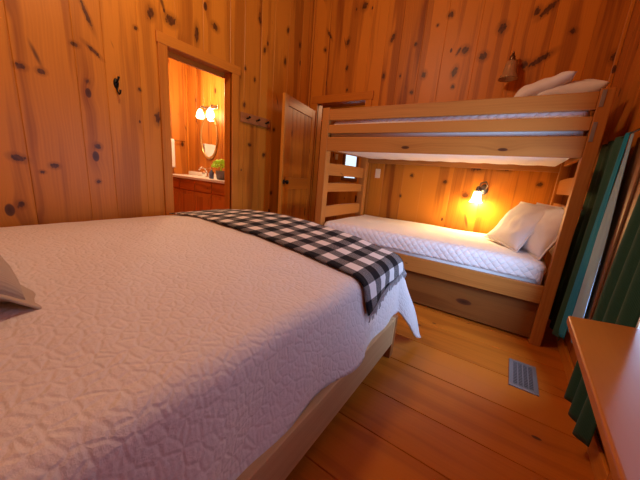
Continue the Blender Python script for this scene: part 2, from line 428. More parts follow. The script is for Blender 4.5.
mb.face([b0, b0 + 1, b0 + 2, b0 + 3], [(0, 0)] * 4, (.5, .5, .5, 1))
struct(mb.build('floor', 'floor'))
mb = MB()
x = XL
while x < XR:
    mb.box((x, YF, ZC), (min(x + .2, XR), YB, ZC + .03), 1); x += .2
struct(mb.build('ceiling', 'ceil', bevel=.005))

# door casing, left doorway -> trim_1
t1 = thing('trim_1', (XL, 1.9, 0), None, None); struct(t1)
cf = XL + .022
boxo('casing', (XL + .001, 1.435, 0), (cf, DL[0] + .005, 2.16), 'trim', t1)
boxo('casing', (XL + .001, DL[1] - .005, 0), (cf, 2.33, 2.16), 'trim', t1)
boxo('header', (XL + .001, 1.425, 2.155), (cf + .004, 2.345, 2.245), 'trim', t1)
boxo('jamb', (XL - .13, DL[0] - .02, 0), (XL + .0005, DL[0], 2.165), 'trim', t1)
boxo('jamb', (XL - .13, DL[1], 0), (XL + .0005, DL[1] + .02, 2.165), 'trim', t1)
boxo('jamb', (XL - .13, DL[0] - .02, 2.166), (XL + .0005, DL[1] + .02, 2.186), 'trim', t1)
boxo('jamb', (XL - .155, DL[0] - .06, 2.12), (XL - .131, DL[1] + .06, 2.19), 'trim', t1)
# back doorway casing -> trim_2
t2 = thing('trim_2', (-2.26, YB, 0), None, None); struct(t2)
cy = YB - .022
boxo('casing', (DB[1] - .005, cy, 0), (DB[1] + .085, YB - .001, 2.16), 'trim', t2)
boxo('casing', (DB[0] - .085, cy, 0), (DB[0] + .005, YB - .001, 2.16), 'trim', t2)
boxo('header', (DB[0] - .1, cy - .004, 2.16), (DB[1] + .1, YB - .001, 2.265), 'trim', t2)
boxo('jamb', (DB[0] - .02, YB - .0005, 0), (DB[0], YB + .13, 2.165), 'trim', t2)
boxo('jamb', (DB[1], YB - .0005, 0), (DB[1] + .02, YB + .13, 2.165), 'trim', t2)
boxo('jamb', (DB[0] - .02, YB - .0005, 2.166), (DB[1] + .02, YB + .13, 2.186), 'trim', t2)
# corner mouldings and baseboards
struct(boxo('trim_3', (XL + .001, YB - .03, 0), (XL + .028, YB - .001, ZC), 'trim'))
struct(boxo('trim_4', (XR - .028, YB - .03, 0), (XR - .001, YB - .001, ZC), 'trim'))
struct(boxo('baseboard_right', (XR - .016, YF + .01, 0), (XR - .001, YB - .031, .10), 'trim'))
struct(boxo('baseboard_back', (DB[1] + .09, YB - .016, 0), (XR - .03, YB - .001, .10), 'trim'))
struct(boxo('baseboard_left', (XL + .001, YF + .01, 0), (XL + .016, 1.42, .10), 'trim'))

# windows in the right wall, the desk one added for its light
def window(name, Wn, cw=.09):
    w = thing(name, (XR, (Wn[0] + Wn[1]) / 2, Wn[2]), None, None); struct(w)
    a, b, z0, z1 = Wn
    c = XR - .03
    boxo('casing', (c, b - .005, z0 - .09), (XR - .001, b + cw, z1 + (.09 if cw < .2 else .06)), 'wintrim', w)
    if cw > .2: boxo('casing', (c - .012, b + .07, z0 - .09), (c - .0005, b + .13, z1 + .06), 'wintrim', w)
    boxo('casing', (c, a - .05, z0 - .09), (XR - .001, a + .005, z1 + .06), 'wintrim', w)
    boxo('casing', (c, a + .005, z1 - .005), (XR - .001, b - .005, z1 + .06), 'wintrim', w)
    boxo('sill', (c - .02, a + .005, z0 - .04), (XR - .001, b - .005, z0 + .005), 'wintrim', w)
    for q in ((a, a + .02), (b - .02, b)):
        boxo('jamb', (XR - .0005, q[0], z0), (XR + .12, q[1], z1), 'wintrim', w)
    boxo('jamb', (XR - .0005, a + .02, z0), (XR + .12, b - .02, z0 + .02), 'wintrim', w)
    boxo('jamb', (XR - .0005, a + .02, z1 - .02), (XR + .12, b - .02, z1), 'wintrim', w)
    m = (a + b) / 2
    sh = boxo('sash', (XR + .05, m - .025, z0 + .02), (XR + .08, m + .025, z1 - .02), 'wintrim', w)
    for q in ((a + .02, a + .06), (b - .06, b - .02)):
        boxo('sash', (XR + .05, q[0], z0 + .02), (XR + .08, q[1], z1 - .02), 'wintrim', w)
    boxo('pane', (XR + .062, a + .06, z0 + .02), (XR + .066, m - .025, z1 - .02), 'glass', w, 0)
    boxo('pane', (XR + .062, m + .025, z0 + .02), (XR + .066, b - .06, z1 - .02), 'glass', w, 0)
    return w
window('window_1', W1, .31)
window('window_added', W2, .05)  # added and unseen, opening for the cool fill light

# ------------------------------------------------------------------ bathroom beyond the left doorway
BX, BY = -5.24, 3.15
board_wall('wall_bathroom_side', 'X', BX, 1, .9, BY, 0, 3.2, [], 'sidewall', .18, .30, seed=21)
board_wall('wall_bathroom_back', 'Y', BY, -1, BX, XL - .13, 0, 3.2, [], 'sidewall', .2, .3, seed=22)
board_wall('wall_bathroom_front', 'Y', .9, 1, BX, XL - .13, 0, 3.2, [], 'sidewall', .2, .3, seed=23)
struct(boxo('trim_5', (BX + .001, BY - .03, 0), (BX + .03, BY - .001, 3.2), 'trim'))
struct(boxo('ceiling_bathroom', (BX, .9, 3.2), (XL - .13, BY, 3.23), 'ceil'))
struct(boxo('wall_bathroom_inner', (XL - .13, .9, 2.19), (XL - .1, BY, 3.2), 'trim'))
struct(boxo('wall_bathroom_near', (XL - .13, .9, 0), (XL - .1, DL[0] - .02, 2.19), 'trim'))
struct(boxo('wall_bathroom_far', (XL - .13, DL[1] + .02, 0), (XL - .1, BY, 2.19), 'trim'))

# ------------------------------------------------------------------ hall beyond the back doorway
board_wall('wall_hall_far', 'Y', 5.62, -1, -4.6, -.6, 0, 2.6, [(-3.20, -2.90, 1.10, 1.78)], 'door', .18, .30, seed=31)
board_wall('wall_hall_left', 'X', -4.6, 1, YB + .13, 5.62, 0, 2.6, [], 'door', seed=32)
board_wall('wall_hall_right', 'X', -.6, -1, YB + .13, 5.62, 0, 2.6, [], 'door', seed=33)
struct(boxo('ceiling_hall', (-4.6, YB + .023, 2.6), (-.6, 5.65, 2.63), 'ceil'))
struct(boxo('wall_hall_near', (-1.84, YB + .10, 0), (-.6, YB + .13, 2.6), 'door'))
struct(boxo('wall_hall_near_left', (-4.6, YB + .10, 0), (-2.68, YB + .13, 2.6), 'door'))
w3 = thing('window_3', (-3.05, 5.62, 1.1), None, None); struct(w3)
for q in ((-3.25, -3.19), (-2.91, -2.85)): boxo('casing', (q[0], 5.59, 1.05), (q[1], 5.619, 1.83), 'wintrim', w3)
boxo('casing', (-3.19, 5.59, 1.77), (-2.91, 5.619, 1.83), 'wintrim', w3)
boxo('casing', (-3.19, 5.59, 1.05), (-2.91, 5.619, 1.11), 'wintrim', w3)
boxo('pane', (-3.2, 5.66, 1.1), (-2.9, 5.665, 1.78), 'glass', w3, 0)

# ------------------------------------------------------------------ plates on walls
def switch_plate(name, c, label, cat):
    t = thing(name, c, label, cat)
    x, y_, z = c
    boxo('plate', (x - .036, y_ - .007, z - .06), (x + .036, y_ - .0005, z + .06), 'plate', t, .003)
    return t
p = switch_plate('outlet_plate', (-1.565, YB, 1.215), 'small cream outlet plate on the back wall inside the lower bunk', 'outlet')
for dz in (-.026, .026): boxo('socket', (-1.582, YB - .010, 1.215 + dz - .015), (-1.548, YB - .0072, 1.215 + dz + .015), 'plate', p, .002)
p = switch_plate('light_switch', (-3.43, 5.62, 1.55), 'cream switch plate in the hall, seen left of the bright window through bunk slats', 'switch')
boxo('toggle', (-3.436, 5.605, 1.535), (-3.424, 5.6128, 1.565), 'plate', p, .001)

# ------------------------------------------------------------------ open interior door
P0 = Vector((-2.455, 2.70, .012)); P1 = Vector((-2.655, 3.60, .012))
dl = (P1 - P0).length
ang = atan2(P1.y - P0.y, P1.x - P0.x)
DM = Matrix.Translation(P0) @ Matrix.Rotation(ang, 4, 'Z')
dr = thing('door_3', P0, None, None); struct(dr)
H = 2.035
def dbox(name, lo, hi, mat='door', bevel=.004, grain=None, parent=None): 
    return MB().box(lo, hi, grain, DM).build(name, mat, parent or dr, bevel)
dbox('stile', (0, -.019, 0), (.10, .019, H)); dbox('stile', (dl - .10, -.019, 0), (dl, .019, H))
dbox('top_rail', (.1002, -.019, H - .12), (dl - .1002, .019, H)); dbox('middle_rail', (.1002, -.019, .9), (dl - .1002, .019, 1.05))
dbox('bottom_rail', (.1002, -.019, 0), (dl - .1002, .019, .2))
n = 6; pw = (dl - .2) / n
mb = MB()
for z0, z1 in ((.2, .9), (1.05, H - .12)):
    for k in range(n):
        mb.box((.1 + k * pw + .001, -.010, z0), (.1 + (k + 1) * pw - .001, .010, z1), 2, DM)
mb.build('panel', 'door', dr, .004)
kn = MB(); KM = DM @ Matrix.Translation((.055, -.019, 1.0)) @ Matrix.Rotation(pi / 2, 4, 'X')
kn.lathe([(0, 0), (.028, 0), (.028, .006), (.010, .010), (.010, .03), (.022, .036), (.028, .05), (.022, .064), (0, .068)], KM)
kn.build('knob', 'iron', dr)
mb = MB()
for z in (.25, 1.0, 1.8): mb.tube([DM @ Vector((dl + .006, -.012, z)), DM @ Vector((dl + .006, -.012, z + .09))], .007, 8)
mb.build('hinge', 'iron', dr)

# ------------------------------------------------------------------ coat rack and hook
cr = thing('coat_rack', (XL, 2.6, 1.725), 'short wooden peg rack with dark pegs on the wall between doorway and door', 'coat rack')
boxo('back_board', (XL + .001, 2.36, 1.675), (XL + .022, 2.85, 1.785), 'leg', cr, .006)
for yy in (2.45, 2.605, 2.76):
    mb = MB(); mb.tube([(XL + .021, yy, 1.725), (XL + .05, yy, 1.727), (XL + .075, yy, 1.74)], [.010, .009, .014], 10)
    mb.build('peg', 'iron', cr)
hk = thing('wall_hook', (XL, 1.095, 1.70), 'small black iron hook on the left wall above the bed', 'hook')
mb = MB(); mb.lathe([(0, 0), (.020, 0), (.018, .006), (0, .007)], Matrix.Translation((XL + .0005, 1.095, 1.73)) @ Matrix.Rotation(pi / 2, 4, 'Y'), sx=2.0)
mb.build('backplate', 'iron', hk)
mb = MB(); mb.tube([(XL + .006, 1.095, 1.735), (XL + .035, 1.095, 1.745), (XL + .055, 1.097, 1.775)], [.007, .006, .009], 8)
mb.tube([(XL + .006, 1.095, 1.715), (XL + .012, 1.097, 1.67), (XL + .03, 1.1, 1.648), (XL + .05, 1.1, 1.655), (XL + .056, 1.1, 1.68)], [.007, .006, .006, .006, .009], 8)
mb.build('prong', 'iron', hk)

# ------------------------------------------------------------------ king bed
bed = thing('bed', (-1.6, .7, 0), 'big low bed with pale pine side rail in the foreground', 'bed')
RX = -.45
boxo('side_rail', (RX - .035, -.30, .115), (RX, 1.60, .30), 'rail', bed)
boxo('side_rail', (-2.70, -.30, .115), (-2.665, 1.60, .30), 'rail', bed)
boxo('foot_rail', (-2.70, 1.602, .115), (RX, 1.637, .30), 'rail', bed)
for lx in (RX - .095, -2.70):
    for ly in (1.638, -.40):
        boxo('leg', (lx, ly, 0), (lx + .09, ly + .06, .29), 'leg', bed)
mb = MB()
for k in range(9): mb.box((-2.665, -.2 + k * .2, .26), (RX - .036, -.1 + k * .2, .285), 0)
mb.build('slat', 'rail', bed)
mb = MB()
def topz(x, y):
    c = .068 + .040 * min(1, max(0, (y - .9) / .9))
    z = .660 + c * (1 - (x + 1.6) ** 2)
    return z
MXL, MXR, MYH, MYF = -2.64, -.60, -.32, 1.76
def mfn(a, b):
    x = MXL + .04 + a * (MXR - MXL - .08); y_ = MYH + .02 + b * (MYF - MYH - .06)
    return (x, y_, topz(x, y_) - .03)
mb.grid(mfn, 16, 12)
b0 = len(mb.v)
x0, x1, y0, y1 = MXL + .04, MXR - .04, MYH + .02, MYF - .04
mb.box((x0 + .01, y0 + .01, .301), (x1 - .01, y1 - .01, .60))
mb.build('mattress', 'matt', bed)
boxo('headboard', (-2.70, -.46, .3), (RX, -.41, 1.15), 'rail', bed)

def drape(s, t, off=0.0, rag=1.0):
    """point of a cloth lying over the mattress; s,t are metres along x and y of the flat cloth"""
    dx = s - MXR if s > MXR else (s - MXL if s < MXL else 0.0)
    dy = t - MYF if t > MYF else 0.0
    x = min(max(s, MXL), MXR); y_ = min(t, MYF)
    z = topz(x, y_) + off
    wr = .0035 * noise.noise(Vector((s * 9, t * 9, 0))) + .006 * noise.noise(Vector((s * 3, t * 3, 3)))
    d = hypot(dx, dy)
    if d == 0: return Vector((x, y_, z + wr))
    ux, uy = dx / d, dy / d
    r = .085
    corner = min(abs(ux), abs(uy)) * 1.414
    if d < r * pi / 2:
        a = d / r; out = r * sin(a); dr_ = r * (1 - cos(a))
        nx = off * sin(a)
    else:
        L = d - r * pi / 2; fl = .19 + .36 * corner
        out = r + fl * L; dr_ = r + L * sqrt(1 - min(.9, fl) ** 2)
        nx = off
    rip = rag * (min(1, d / .3) ** 1.5) * (.016 * sin(6.3 * (t if abs(dx) > abs(dy) else s) + 1.0) + .012 * sin(14 * (t + s) + 2))
    if dx > 0 or dy > 0: out += rip * (1 - corner * .5)
    if corner > 0: 
        ux2 = ux + .15 * corner; n_ = hypot(ux2, uy); ux, uy = ux2 / n_, uy / n_
    if dx < 0: out *= .5
    if dx > 0: dr_ += corner * .15 * min(1, max(0, d - .25) / .3)
    return Vector((x + ux * (out + nx), y_ + uy * (out + nx), z - dr_ + wr * .6))

OH = .43
s0, s1, q0, q1 = MXL - .14, MXR + OH, MYH - .02, MYF + .42
mb = MB()
NU, NV = 150, 130
def qf(a, b):
    s_ = s0 + a * (s1 - s0); t_ = q0 + b * (q1 - q0)
    if a > .9:  # hem waviness
        s_ += (a - .9) / .1 * .022 * sin(5 * t_ + .8)
    if a > .85 and t_ > MYF:
        s_ += (a - .85) / .15 * .10 * sin(pi * min(1, (t_ - MYF) / .42))
    return drape(s_, t_)
mb.grid(qf, NU, NV, lambda a, b: (s0 + a * (s1 - s0), q0 + b * (q1 - q0)))
qo = mb.build('quilt', 'quilt')
sd = qo.modifiers.new('solid', 'SOLIDIFY'); sd.thickness = .010; sd.offset = -1
tag(qo, 'white crinkled quilt spread over the big foreground bed', 'quilt')

# checked throw across the foot of the bed
mb = MB()
def tparams(a, b):
    send = MXR + .235 - .10 * b
    s_ = MXL + .02 + a * (send - MXL - .02)
    e_ = .17 * min(1.0, a / .55) ** .8
    t_ = 1.36 - e_ + b * (.57 + e_ * .9) + .006 * sin(9 * s_)
    return s_, t_
def tf(a, b): 
    s_, t_ = tparams(a, b)
    p = drape(s_, t_, .013)
    return p + Vector((0, 0, .004 * noise.noise(Vector((s_ * 6, t_ * 6, 9)))))
mb.grid(tf, 110, 36, lambda a, b: (tparams(a, b)[0] - .02, tparams(a, b)[1] + .03))
th = mb.build('throw_blanket', 'throw')
sd = th.modifiers.new('solid', 'SOLIDIFY'); sd.thickness = .008; sd.offset = 1
tag(th, 'black and white checked throw blanket laid across the foot of the bed', 'throw blanket')
mb = MB(); rg = random.Random(3)
for k in range(62):
    b = (k + .5) / 62
    p = tf(1.0, b); p2 = tf(.985, b); d = (p - p2).normalized()
    out = Vector((.012, 0, 0)) if p.y < MYF else Vector((.010, .006, 0))
    L = rg.uniform(.028, .045); j = Vector((rg.uniform(-.004, .006), rg.uniform(-.012, .012), -L))
    mb.tube([p + out * .6, p + out + j * .5 + Vector((0, rg.uniform(-.004, .004), 0)), p + out + j], [.0028, .003, .0016], 5)
fr = mb.build('fringe', 'fringe', th)
tag(fr, 'pale knotted yarn fringe', kind='stuff')

# ------------------------------------------------------------------ pillows
def pillow(name, w, h, T, mat, Mx, flange=0.0, seed=0, label=None, cat='pillow', group=None, pinch=.06, sag=0.0):
    mb = MB()
    def pt(a, b, side):
        u, v = 2 * a - 1, 2 * b - 1
        cu = u * (1 - pinch * (1 - v * v) * abs(u) ** 2 * .6); cv = v * (1 - pinch * (1 - u * u) * abs(v) ** 2 * .6)
        hh = max(0, (1 - abs(u) ** 3.0)) ** .55 * max(0, (1 - abs(v) ** 3.0)) ** .55
        wr = noise.noise(Vector((u * 2.2 + seed, v * 2.2, seed))) * .20 + noise.noise(Vector((u * 5 + seed, v * 5, side))) * .06
        z = side * T / 2 * hh * (1 + wr)
        z += .02 * noise.noise(Vector((u * 1.3 + seed, v * 1.3, 7))) - sag * (u * u + v * v) * .5
        return Mx @ Vector((cu * w / 2, cv * h / 2, z))
    n = 30
    for side in (1, -1):
        mb.grid(lambda a, b: pt(a, b, side), n, n, lambda a, b: (a * w, b * h), flip=(side < 0))
    loc = Mx.translation
    o = mb.build(name, mat, weld=True, origin=loc)
    if flange:
        f = MB(); fs = []
        N = 22
        ring = [(-1 + 2 * k / N, -1) for k in range(N)] + [(1, -1 + 2 * k / N) for k in range(N)] + [(1 - 2 * k / N, 1) for k in range(N)] + [(-1, 1 - 2 * k / N) for k in range(N)]
        base = 0; K = len(ring)
        for j, sc_ in enumerate((.95, 1.0, 1.0 + flange / w, 1.0 + 2 * flange / w)):
            for (u, v) in ring:
                cu = u * (1 - pinch * (1 - v * v) * .6); cv = v * (1 - pinch * (1 - u * u) * .6)
                ex = (w / 2 + max(0, sc_ - 1) * w / 2) if sc_ > 1 else w / 2 * sc_
                ey = (h / 2 + max(0, sc_ - 1) * w / 2) if sc_ > 1 else h / 2 * sc_
                zz = .02 * noise.noise(Vector((u * 1.3 + seed, v * 1.3, 7))) - sag * (u * u + v * v) * .5 + (sc_ - .95) * .12 * noise.noise(Vector((u * 4, v * 4, seed)))
                f.v.append(Mx @ Vector((cu * ex, cv * ey, zz)))
        for j in range(3):
            for k in range(K):
                k2 = (k + 1) % K
                f.face([j * K + k, j * K + k2, (j + 1) * K + k2, (j + 1) * K + k], [(f.v[j * K + k].x, f.v[j * K + k].y), (f.v[j * K + k2].x, f.v[j * K + k2].y), (f.v[(j + 1) * K + k2].x, f.v[(j + 1) * K + k2].y), (f.v[(j + 1) * K + k].x, f.v[(j + 1) * K + k].y)], (.5, .5, .5, 1), True)
        fo = f.build('flange', mat, o)
        s2 = fo.modifiers.new('solid', 'SOLIDIFY'); s2.thickness = .006; s2.offset = 0
    return tag(o, label, cat, group or ('white pillows on the bunk bed' if name == 'bunk_pillow' else None))

def PM(loc, rx=0, ry=0, rz=0):
    return Matrix.Translation(loc) @ Matrix.Rotation(rz, 4, 'Z') @ Matrix.Rotation(ry, 4, 'Y') @ Matrix.Rotation(rx, 4, 'X')
pillow('bed_pillow', .66, .46, .20, 'sham', PM((-1.41, -.045, .875), rx=-.62, rz=.06), flange=.05, seed=2, sag=.02,
       label='beige flanged pillow on the big bed at the left edge of the photo')

# ------------------------------------------------------------------ bunk bed
bunk = thing('bunk_bed', (-.69, 3.1, 0), 'honey pine bunk bed against the back wall', 'bunk bed')
FY = 2.55                                    # front plane of the rails
XA, XB, YR = -1.775, .405, 3.63
PZ = 1.81
for (xa, xb) in ((XA, XA + .085), (XB - .072, XB)):
    for (ya, yb_) in ((FY, FY + .09), (YR - .09, YR)):
        boxo('post', (xa, ya, 0), (xb, yb_, PZ), 'bunk', bunk, .005)
xi, xo = XA + .085, XB - .072
def rail(name, z0, z1, ya, th=.035, mat='bunk'):
    return boxo(name, (xi, ya, z0), (xo, ya + th, z1), mat, bunk, .005)
rail('guard_rail', 1.685, 1.794, FY + .002); rail('guard_rail', 1.561, 1.646, FY + .002)
rail('side_rail', 1.388, 1.526, FY + .002); rail('side_rail', .332, .471, FY + .002)
rail('guard_rail', 1.68, 1.79, YR - .04); rail('side_rail', 1.345, 1.50, YR - .04); rail('side_rail', .332, .471, YR - .04)
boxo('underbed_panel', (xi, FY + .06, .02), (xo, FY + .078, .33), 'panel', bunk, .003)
for (xa, xb) in ((XA + .024, XA + .054), (XB - .054, XB - .024)):
    for (z0, z1) in ((1.14, 1.275), (.958, 1.06), (.665, .80), (1.40, 1.53), (1.62, 1.74), (.33, .471)):
        mb = MB(); n = 12
        # end slat with a gently arched top edge
        arch = .008
        rnd = (random.random(), random.random(), random.random(), 1)
        ya, yb_ = FY + .09, YR - .09
        b0 = len(mb.v)
        for k in range(n + 1):
            f_ = k / n; yy = ya + f_ * (yb_ - ya); zt = z1 - arch + arch * 4 * f_ * (1 - f_)
            mb.v += [Vector((xa, yy, z0)), Vector((xb, yy, z0)), Vector((xb, yy, zt)), Vector((xa, yy, zt))]
        for k in range(n):
            i0, i1 = b0 + 4 * k, b0 + 4 * (k + 1)
            for e in range(4):
                e2 = (e + 1) % 4
                pts = [mb.v[i0 + e], mb.v[i1 + e], mb.v[i1 + e2], mb.v[i0 + e2]]
                mb.face([i0 + e, i1 + e, i1 + e2, i0 + e2], [(q.z - z0 + q.x, q.y) for q in pts], rnd)
        mb.face([b0, b0 + 1, b0 + 2, b0 + 3], [(0, 0)] * 4, rnd); e_ = b0 + 4 * n
        mb.face([e_ + 3, e_ + 2, e_ + 1, e_], [(0, 0)] * 4, rnd)
        mb.build('end_slat', 'bunk', bunk, .004, recalc=True)
for zz in (.40,):
    mb = MB()
    for k in range(9):
        x = xi + .08 + k * .235
        mb.box((x, FY + .04, zz), (x + .07, YR - .045, zz + .02), 1)
    mb.build('bed_slats', 'bunk', bunk)
# stains / screw holes on the post tops
for (px_, zz) in ((XB - .05, 1.72), (XB - .05, 1.50)):
    mb = MB(); mb.lathe([(0, .0), (.007, .0), (.007, .003), (0, .0035)], Matrix.Translation((px_, FY, zz)) @ Matrix.Rotation(pi / 2, 4, 'X'), 10)
    mb.build('bolt', 'nickel', bunk)

for (za, zb, xa) in ((1.70, 1.80, .343), (1.49, 1.61, .341)):
    b_ = boxo('bracket', (xa, FY - .004, za), (xa + .020, FY - .0003, zb), 'vent', bunk, .001)
    tag(b_, 'grey metal bracket')

def soft_mattress(name, z0, z1, parent, sag=0.0):
    mb = MB()
    x0, x1, y0, y1 = xi + .015, xo - .02, FY + .045, YR - .05
    def ring(fz):
        a = abs(2 * fz - 1) ** 4
        return .03 * a
    N = 10
    pts = []
    for j in range(N + 1):
        f_ = j / N; e = ring(f_)
        pts.append((x0 + e, x1 - e, y0 + e, y1 - e, z0 + f_ * (z1 - z0)))
    def shell(a, j):
        pass
    b0 = len(mb.v)
    for (xa, xb, ya, yb_, z) in pts:
        mb.v += [Vector((xa, ya, z)), Vector((xb, ya, z)), Vector((xb, yb_, z)), Vector((xa, yb_, z))]
    for j in range(N):
        for e in range(4):
            e2 = (e + 1) % 4
            i = b0 + 4 * j
            mb.face([i + e, i + e2, i + 4 + e2, i + 4 + e], [(0, 0), (1, 0), (1, .1), (0, .1)], (.5,) * 3 + (1,), True)
    nx, ny = 30, 12
    xa, xb, ya, yb_, z = pts[0]
    mb.grid(lambda a, b: (xa + a * (xb - xa), ya + b * (yb_ - ya), z - sag * abs(sin(a * pi * 8.5)) ** .5 * (b > .02) * (b < .999)), nx * 2, ny, flip=True)
    xa, xb, ya, yb_, z = pts[-1]
    mb.grid(lambda a, b: (xa + a * (xb - xa), ya + b * (yb_ - ya), z), 4, 4)
    return mb.build(name, 'matt', parent)
soft_mattress('mattress', .421, .600, bunk)
soft_mattress('mattress', 1.400, 1.650, bunk, .010)

def bunk_quilt(name, ztop, hang_front, hang_end, label, seed, low, slope=0.0):
    """quilt over a bunk mattress: wraps the front edge down and rounds the ends"""
    mb = MB()
    x0, x1, y0, y1 = xi + .012, xo - .018, FY + .042, YR - .048
    rr = .05
    def prof(d):  # overhang distance -> (out, drop)
        if d <= 0: return 0, 0
        if d < rr * pi / 2: return rr * sin(d / rr), rr * (1 - cos(d / rr))
        return rr, rr + d - rr * pi / 2
    def fn(a, b):
        s_ = x0 + rr - hang_end + a * (x1 - x0 - 2 * rr + 2 * hang_end)
        t_ = y0 + rr - hang_front + b * (y1 - y0 - rr + hang_front)
        dx = max(0, s_ - (x1 - rr)) - max(0, (x0 + rr) - s_); dy = max(0, (y0 + rr) - t_)
        x = min(max(s_, x0 + rr), x1 - rr); y_ = max(t_, y0 + rr)
        d = max(hypot(dx, dy), 1e-9)
        o, dr_ = prof(d)
        if d < 1e-8: o = 0
        z = ztop - dr_ + .012 * noise.noise(Vector((s_ * 2.3, t_ * 2.3, seed))) * (1 if dr_ < rr else .3) + slope * (x - x1)
        return Vector((x + o * dx / d, y_ - o * dy / d - .004 * sin(s_ * 17) * (dr_ > rr), max(z, low)))
    mb.grid(fn, 110, 60, lambda a, b: (a * 2.0, b * 1.1))
    o = mb.build(name, 'bquilt')
    sd = o.modifiers.new('solid', 'SOLIDIFY'); sd.thickness = .012; sd.offset = 1
    return tag(o, label, 'quilt', 'white coverlets on the bunk bed')
bunk_quilt('quilt', .632, .16, .09, 'white diamond-quilted coverlet on the lower bunk', 1.0, .476)
bunk_quilt('quilt', 1.712, .12, .09, 'white coverlet on the upper bunk, glimpsed between the guard rails', 4.0, 1.50, .015)

pillow('bunk_pillow', .44, .56, .15, 'pcase', PM((.105, 3.08, .845), ry=-.98, rz=.46), seed=11, flange=.015,
       label='white pillow leaning to the left on the lower bunk, nearer the lit lamp')
pillow('bunk_pillow', .42, .56, .15, 'pcase', PM((.240, 2.95, .845), ry=-1.16, rz=.40), seed=17, flange=.015,
       label='white pillow at the right end of the lower bunk, against the post')
pillow('bunk_pillow', .40, .62, .20, 'pcase', PM((.19, 3.06, 1.865), ry=-.12, rz=.03), seed=23,
       label='white pillow lying flat under the raised one on the upper bunk')
pillow('bunk_pillow', .38, .60, .17, 'pcase', PM((.020, 3.04, 1.905), ry=-.44, rz=.05), seed=29,
       label='white pillow peaking above the top rail of the upper bunk')

# ------------------------------------------------------------------ wall sconces over the bunks
def sconce(name, c, lit, label, metal, k=1.0):
    x, y_, z = c
    t = thing(name, (x, YB, z), label, 'wall lamp', 'wall sconces over the bunks')
    MB().lathe([(0, 0), (.052, 0), (.050, .010), (.030, .020), (0, .024)], Matrix.Translation((x, YB - .0005, z + .03)) @ Matrix.Rotation(pi / 2, 4, 'X'), sx=.85, sy=1.2).build('backplate', metal, t)
    arm = [(x, YB - .02, z + .03), (x, YB - .055, z + .055), (x, YB - .10, z + .105), (x, YB - .135, z + .09), (x, YB - .14, z + .045)]
    if lit: arm = [(x + .015, YB - .02, z + .03), (x + .035, YB - .05, z + .075), (x + .015, YB - .09, z + .115), (x - .03, YB - .12, z + .10), (x - .045, YB - .125, z + .03)]
    MB().tube(arm, .010, 10).build('arm', metal, t)
    ex, ey, ez = arm[-1]
    MB().lathe([(0, .035), (.012, .035), (.024, .015), (.026, -.02), (.020, -.03), (0, -.03)], Matrix.Translation((ex, ey, ez))).build('socket', metal, t)
    Ms = Matrix.Translation((ex, ey, ez - .02))
    Ms = Ms @ Matrix.Scale(k, 4)
    sh = MB().lathe([(.022, .0), (.034, -.010), (.040, -.045), (.046, -.085), (.062, -.115), (.066, -.122), (.060, -.117), (.042, -.085), (.036, -.045), (.028, -.012)], Ms)
    so = sh.build('shade', 'lit' if lit else 'globe', t)
    if not lit:
        MB().lathe([(0, -.02), (.012, -.022), (.022, -.05), (.026, -.075), (.018, -.098), (0, -.104)], Ms, 16).build('bulb', 'plate', t)
        MB().lathe([(0, .05), (.005, .05), (.007, .035), (.004, .03), (0, .03)], Matrix.Translation((ex, ey, ez + .012)), 10).build('finial', metal, t)
    return Vector((ex, ey, ez - .09))
lp = sconce('wall_sconce', (-.27, YB, 1.09), True, 'lit wall sconce with curved metal arm above the lower bunk mattress', 'nickel')
sconce('wall_sconce', (-.255, YB, 2.35), False, 'unlit bell shaped bronze wall sconce above the upper bunk', 'bronze', 1.35)

# ------------------------------------------------------------------ curtains and rod on the right wall
rod = thing('curtain_rod', (.47, 2.1, 1.50), 'thin metal curtain rod on the right wall beside the bunk', 'curtain rod')
MB().tube([(.468, .98, 1.498), (.468, 2.86, 1.498)], .006, 10).build('rod', 'chrome', rod)
for yy in (1.0, 2.83): MB().tube([(XR - .001, yy, 1.498), (.50, yy, 1.502), (.468, yy, 1.498)], .005, 8).build('bracket', 'iron', rod)
def curtain_sheet(ya_top, yb_top, ya_bot, yb_bot, z0, z1, xc, amp, folds, mat, parent, name, seed, bulge=0.0, xb=None):
    mb = MB()
    def fn(a, b):   # a along width, b down
        ya = ya_top + (ya_bot - ya_top) * b ** .85; yb_ = yb_top + (yb_bot - yb_top) * b ** .85
        y_ = ya + a * (yb_ - ya)
        am = amp * (.55 + .45 * b)
        xx = xc + ((xb - xc) * b if xb is not None else 0)
        x = xx + am * sin(2 * pi * folds * a + seed) + .004 * noise.noise(Vector((a * 6, b * 3, seed))) 
        y_ += .006 * sin(5 * b + seed + a * 4)
        z = z1 + (z0 - z1) * b + .008 * sin(a * 9 + seed) * (b > .97)
        return Vector((x, y_, z))
    mb.grid(fn, 60, 40, lambda a, b: (a * .8, b * 1.4))
    o = mb.build(name, mat, parent)
    sd = o.modifiers.new('solid', 'SOLIDIFY'); sd.thickness = .003; sd.offset = 0
    return o
c1 = thing('curtain', (.468, 2.5, 1.49), 'dark green curtain with its window-lit edge painted teal, hanging against the bunk post', 'curtain', 'green curtains on the right wall')
curtain_sheet(2.355, 2.86, 2.45, 2.90, .13, 1.505, .464, .016, 3, 'green', c1, 'panel', .4)
tl = curtain_sheet(2.265, 2.355, 2.30, 2.47, .21, 1.505, .462, .006, 1, 'teal', c1, 'lit_edge', 1.2)  # hem of the green panel, its window glow put into the colour
tag(tl, 'window-lit edge of the green curtain, daylight painted as teal')
c1b = thing('sheer_curtain', (.468, 2.3, 1.4), 'narrow white sheer beside the window-lit teal curtain edge, wider at the bottom', 'curtain')
curtain_sheet(2.215, 2.262, 2.03, 2.315, .30, 1.49, .468, .003, 2, 'sheer', c1b, 'panel', 2.0)
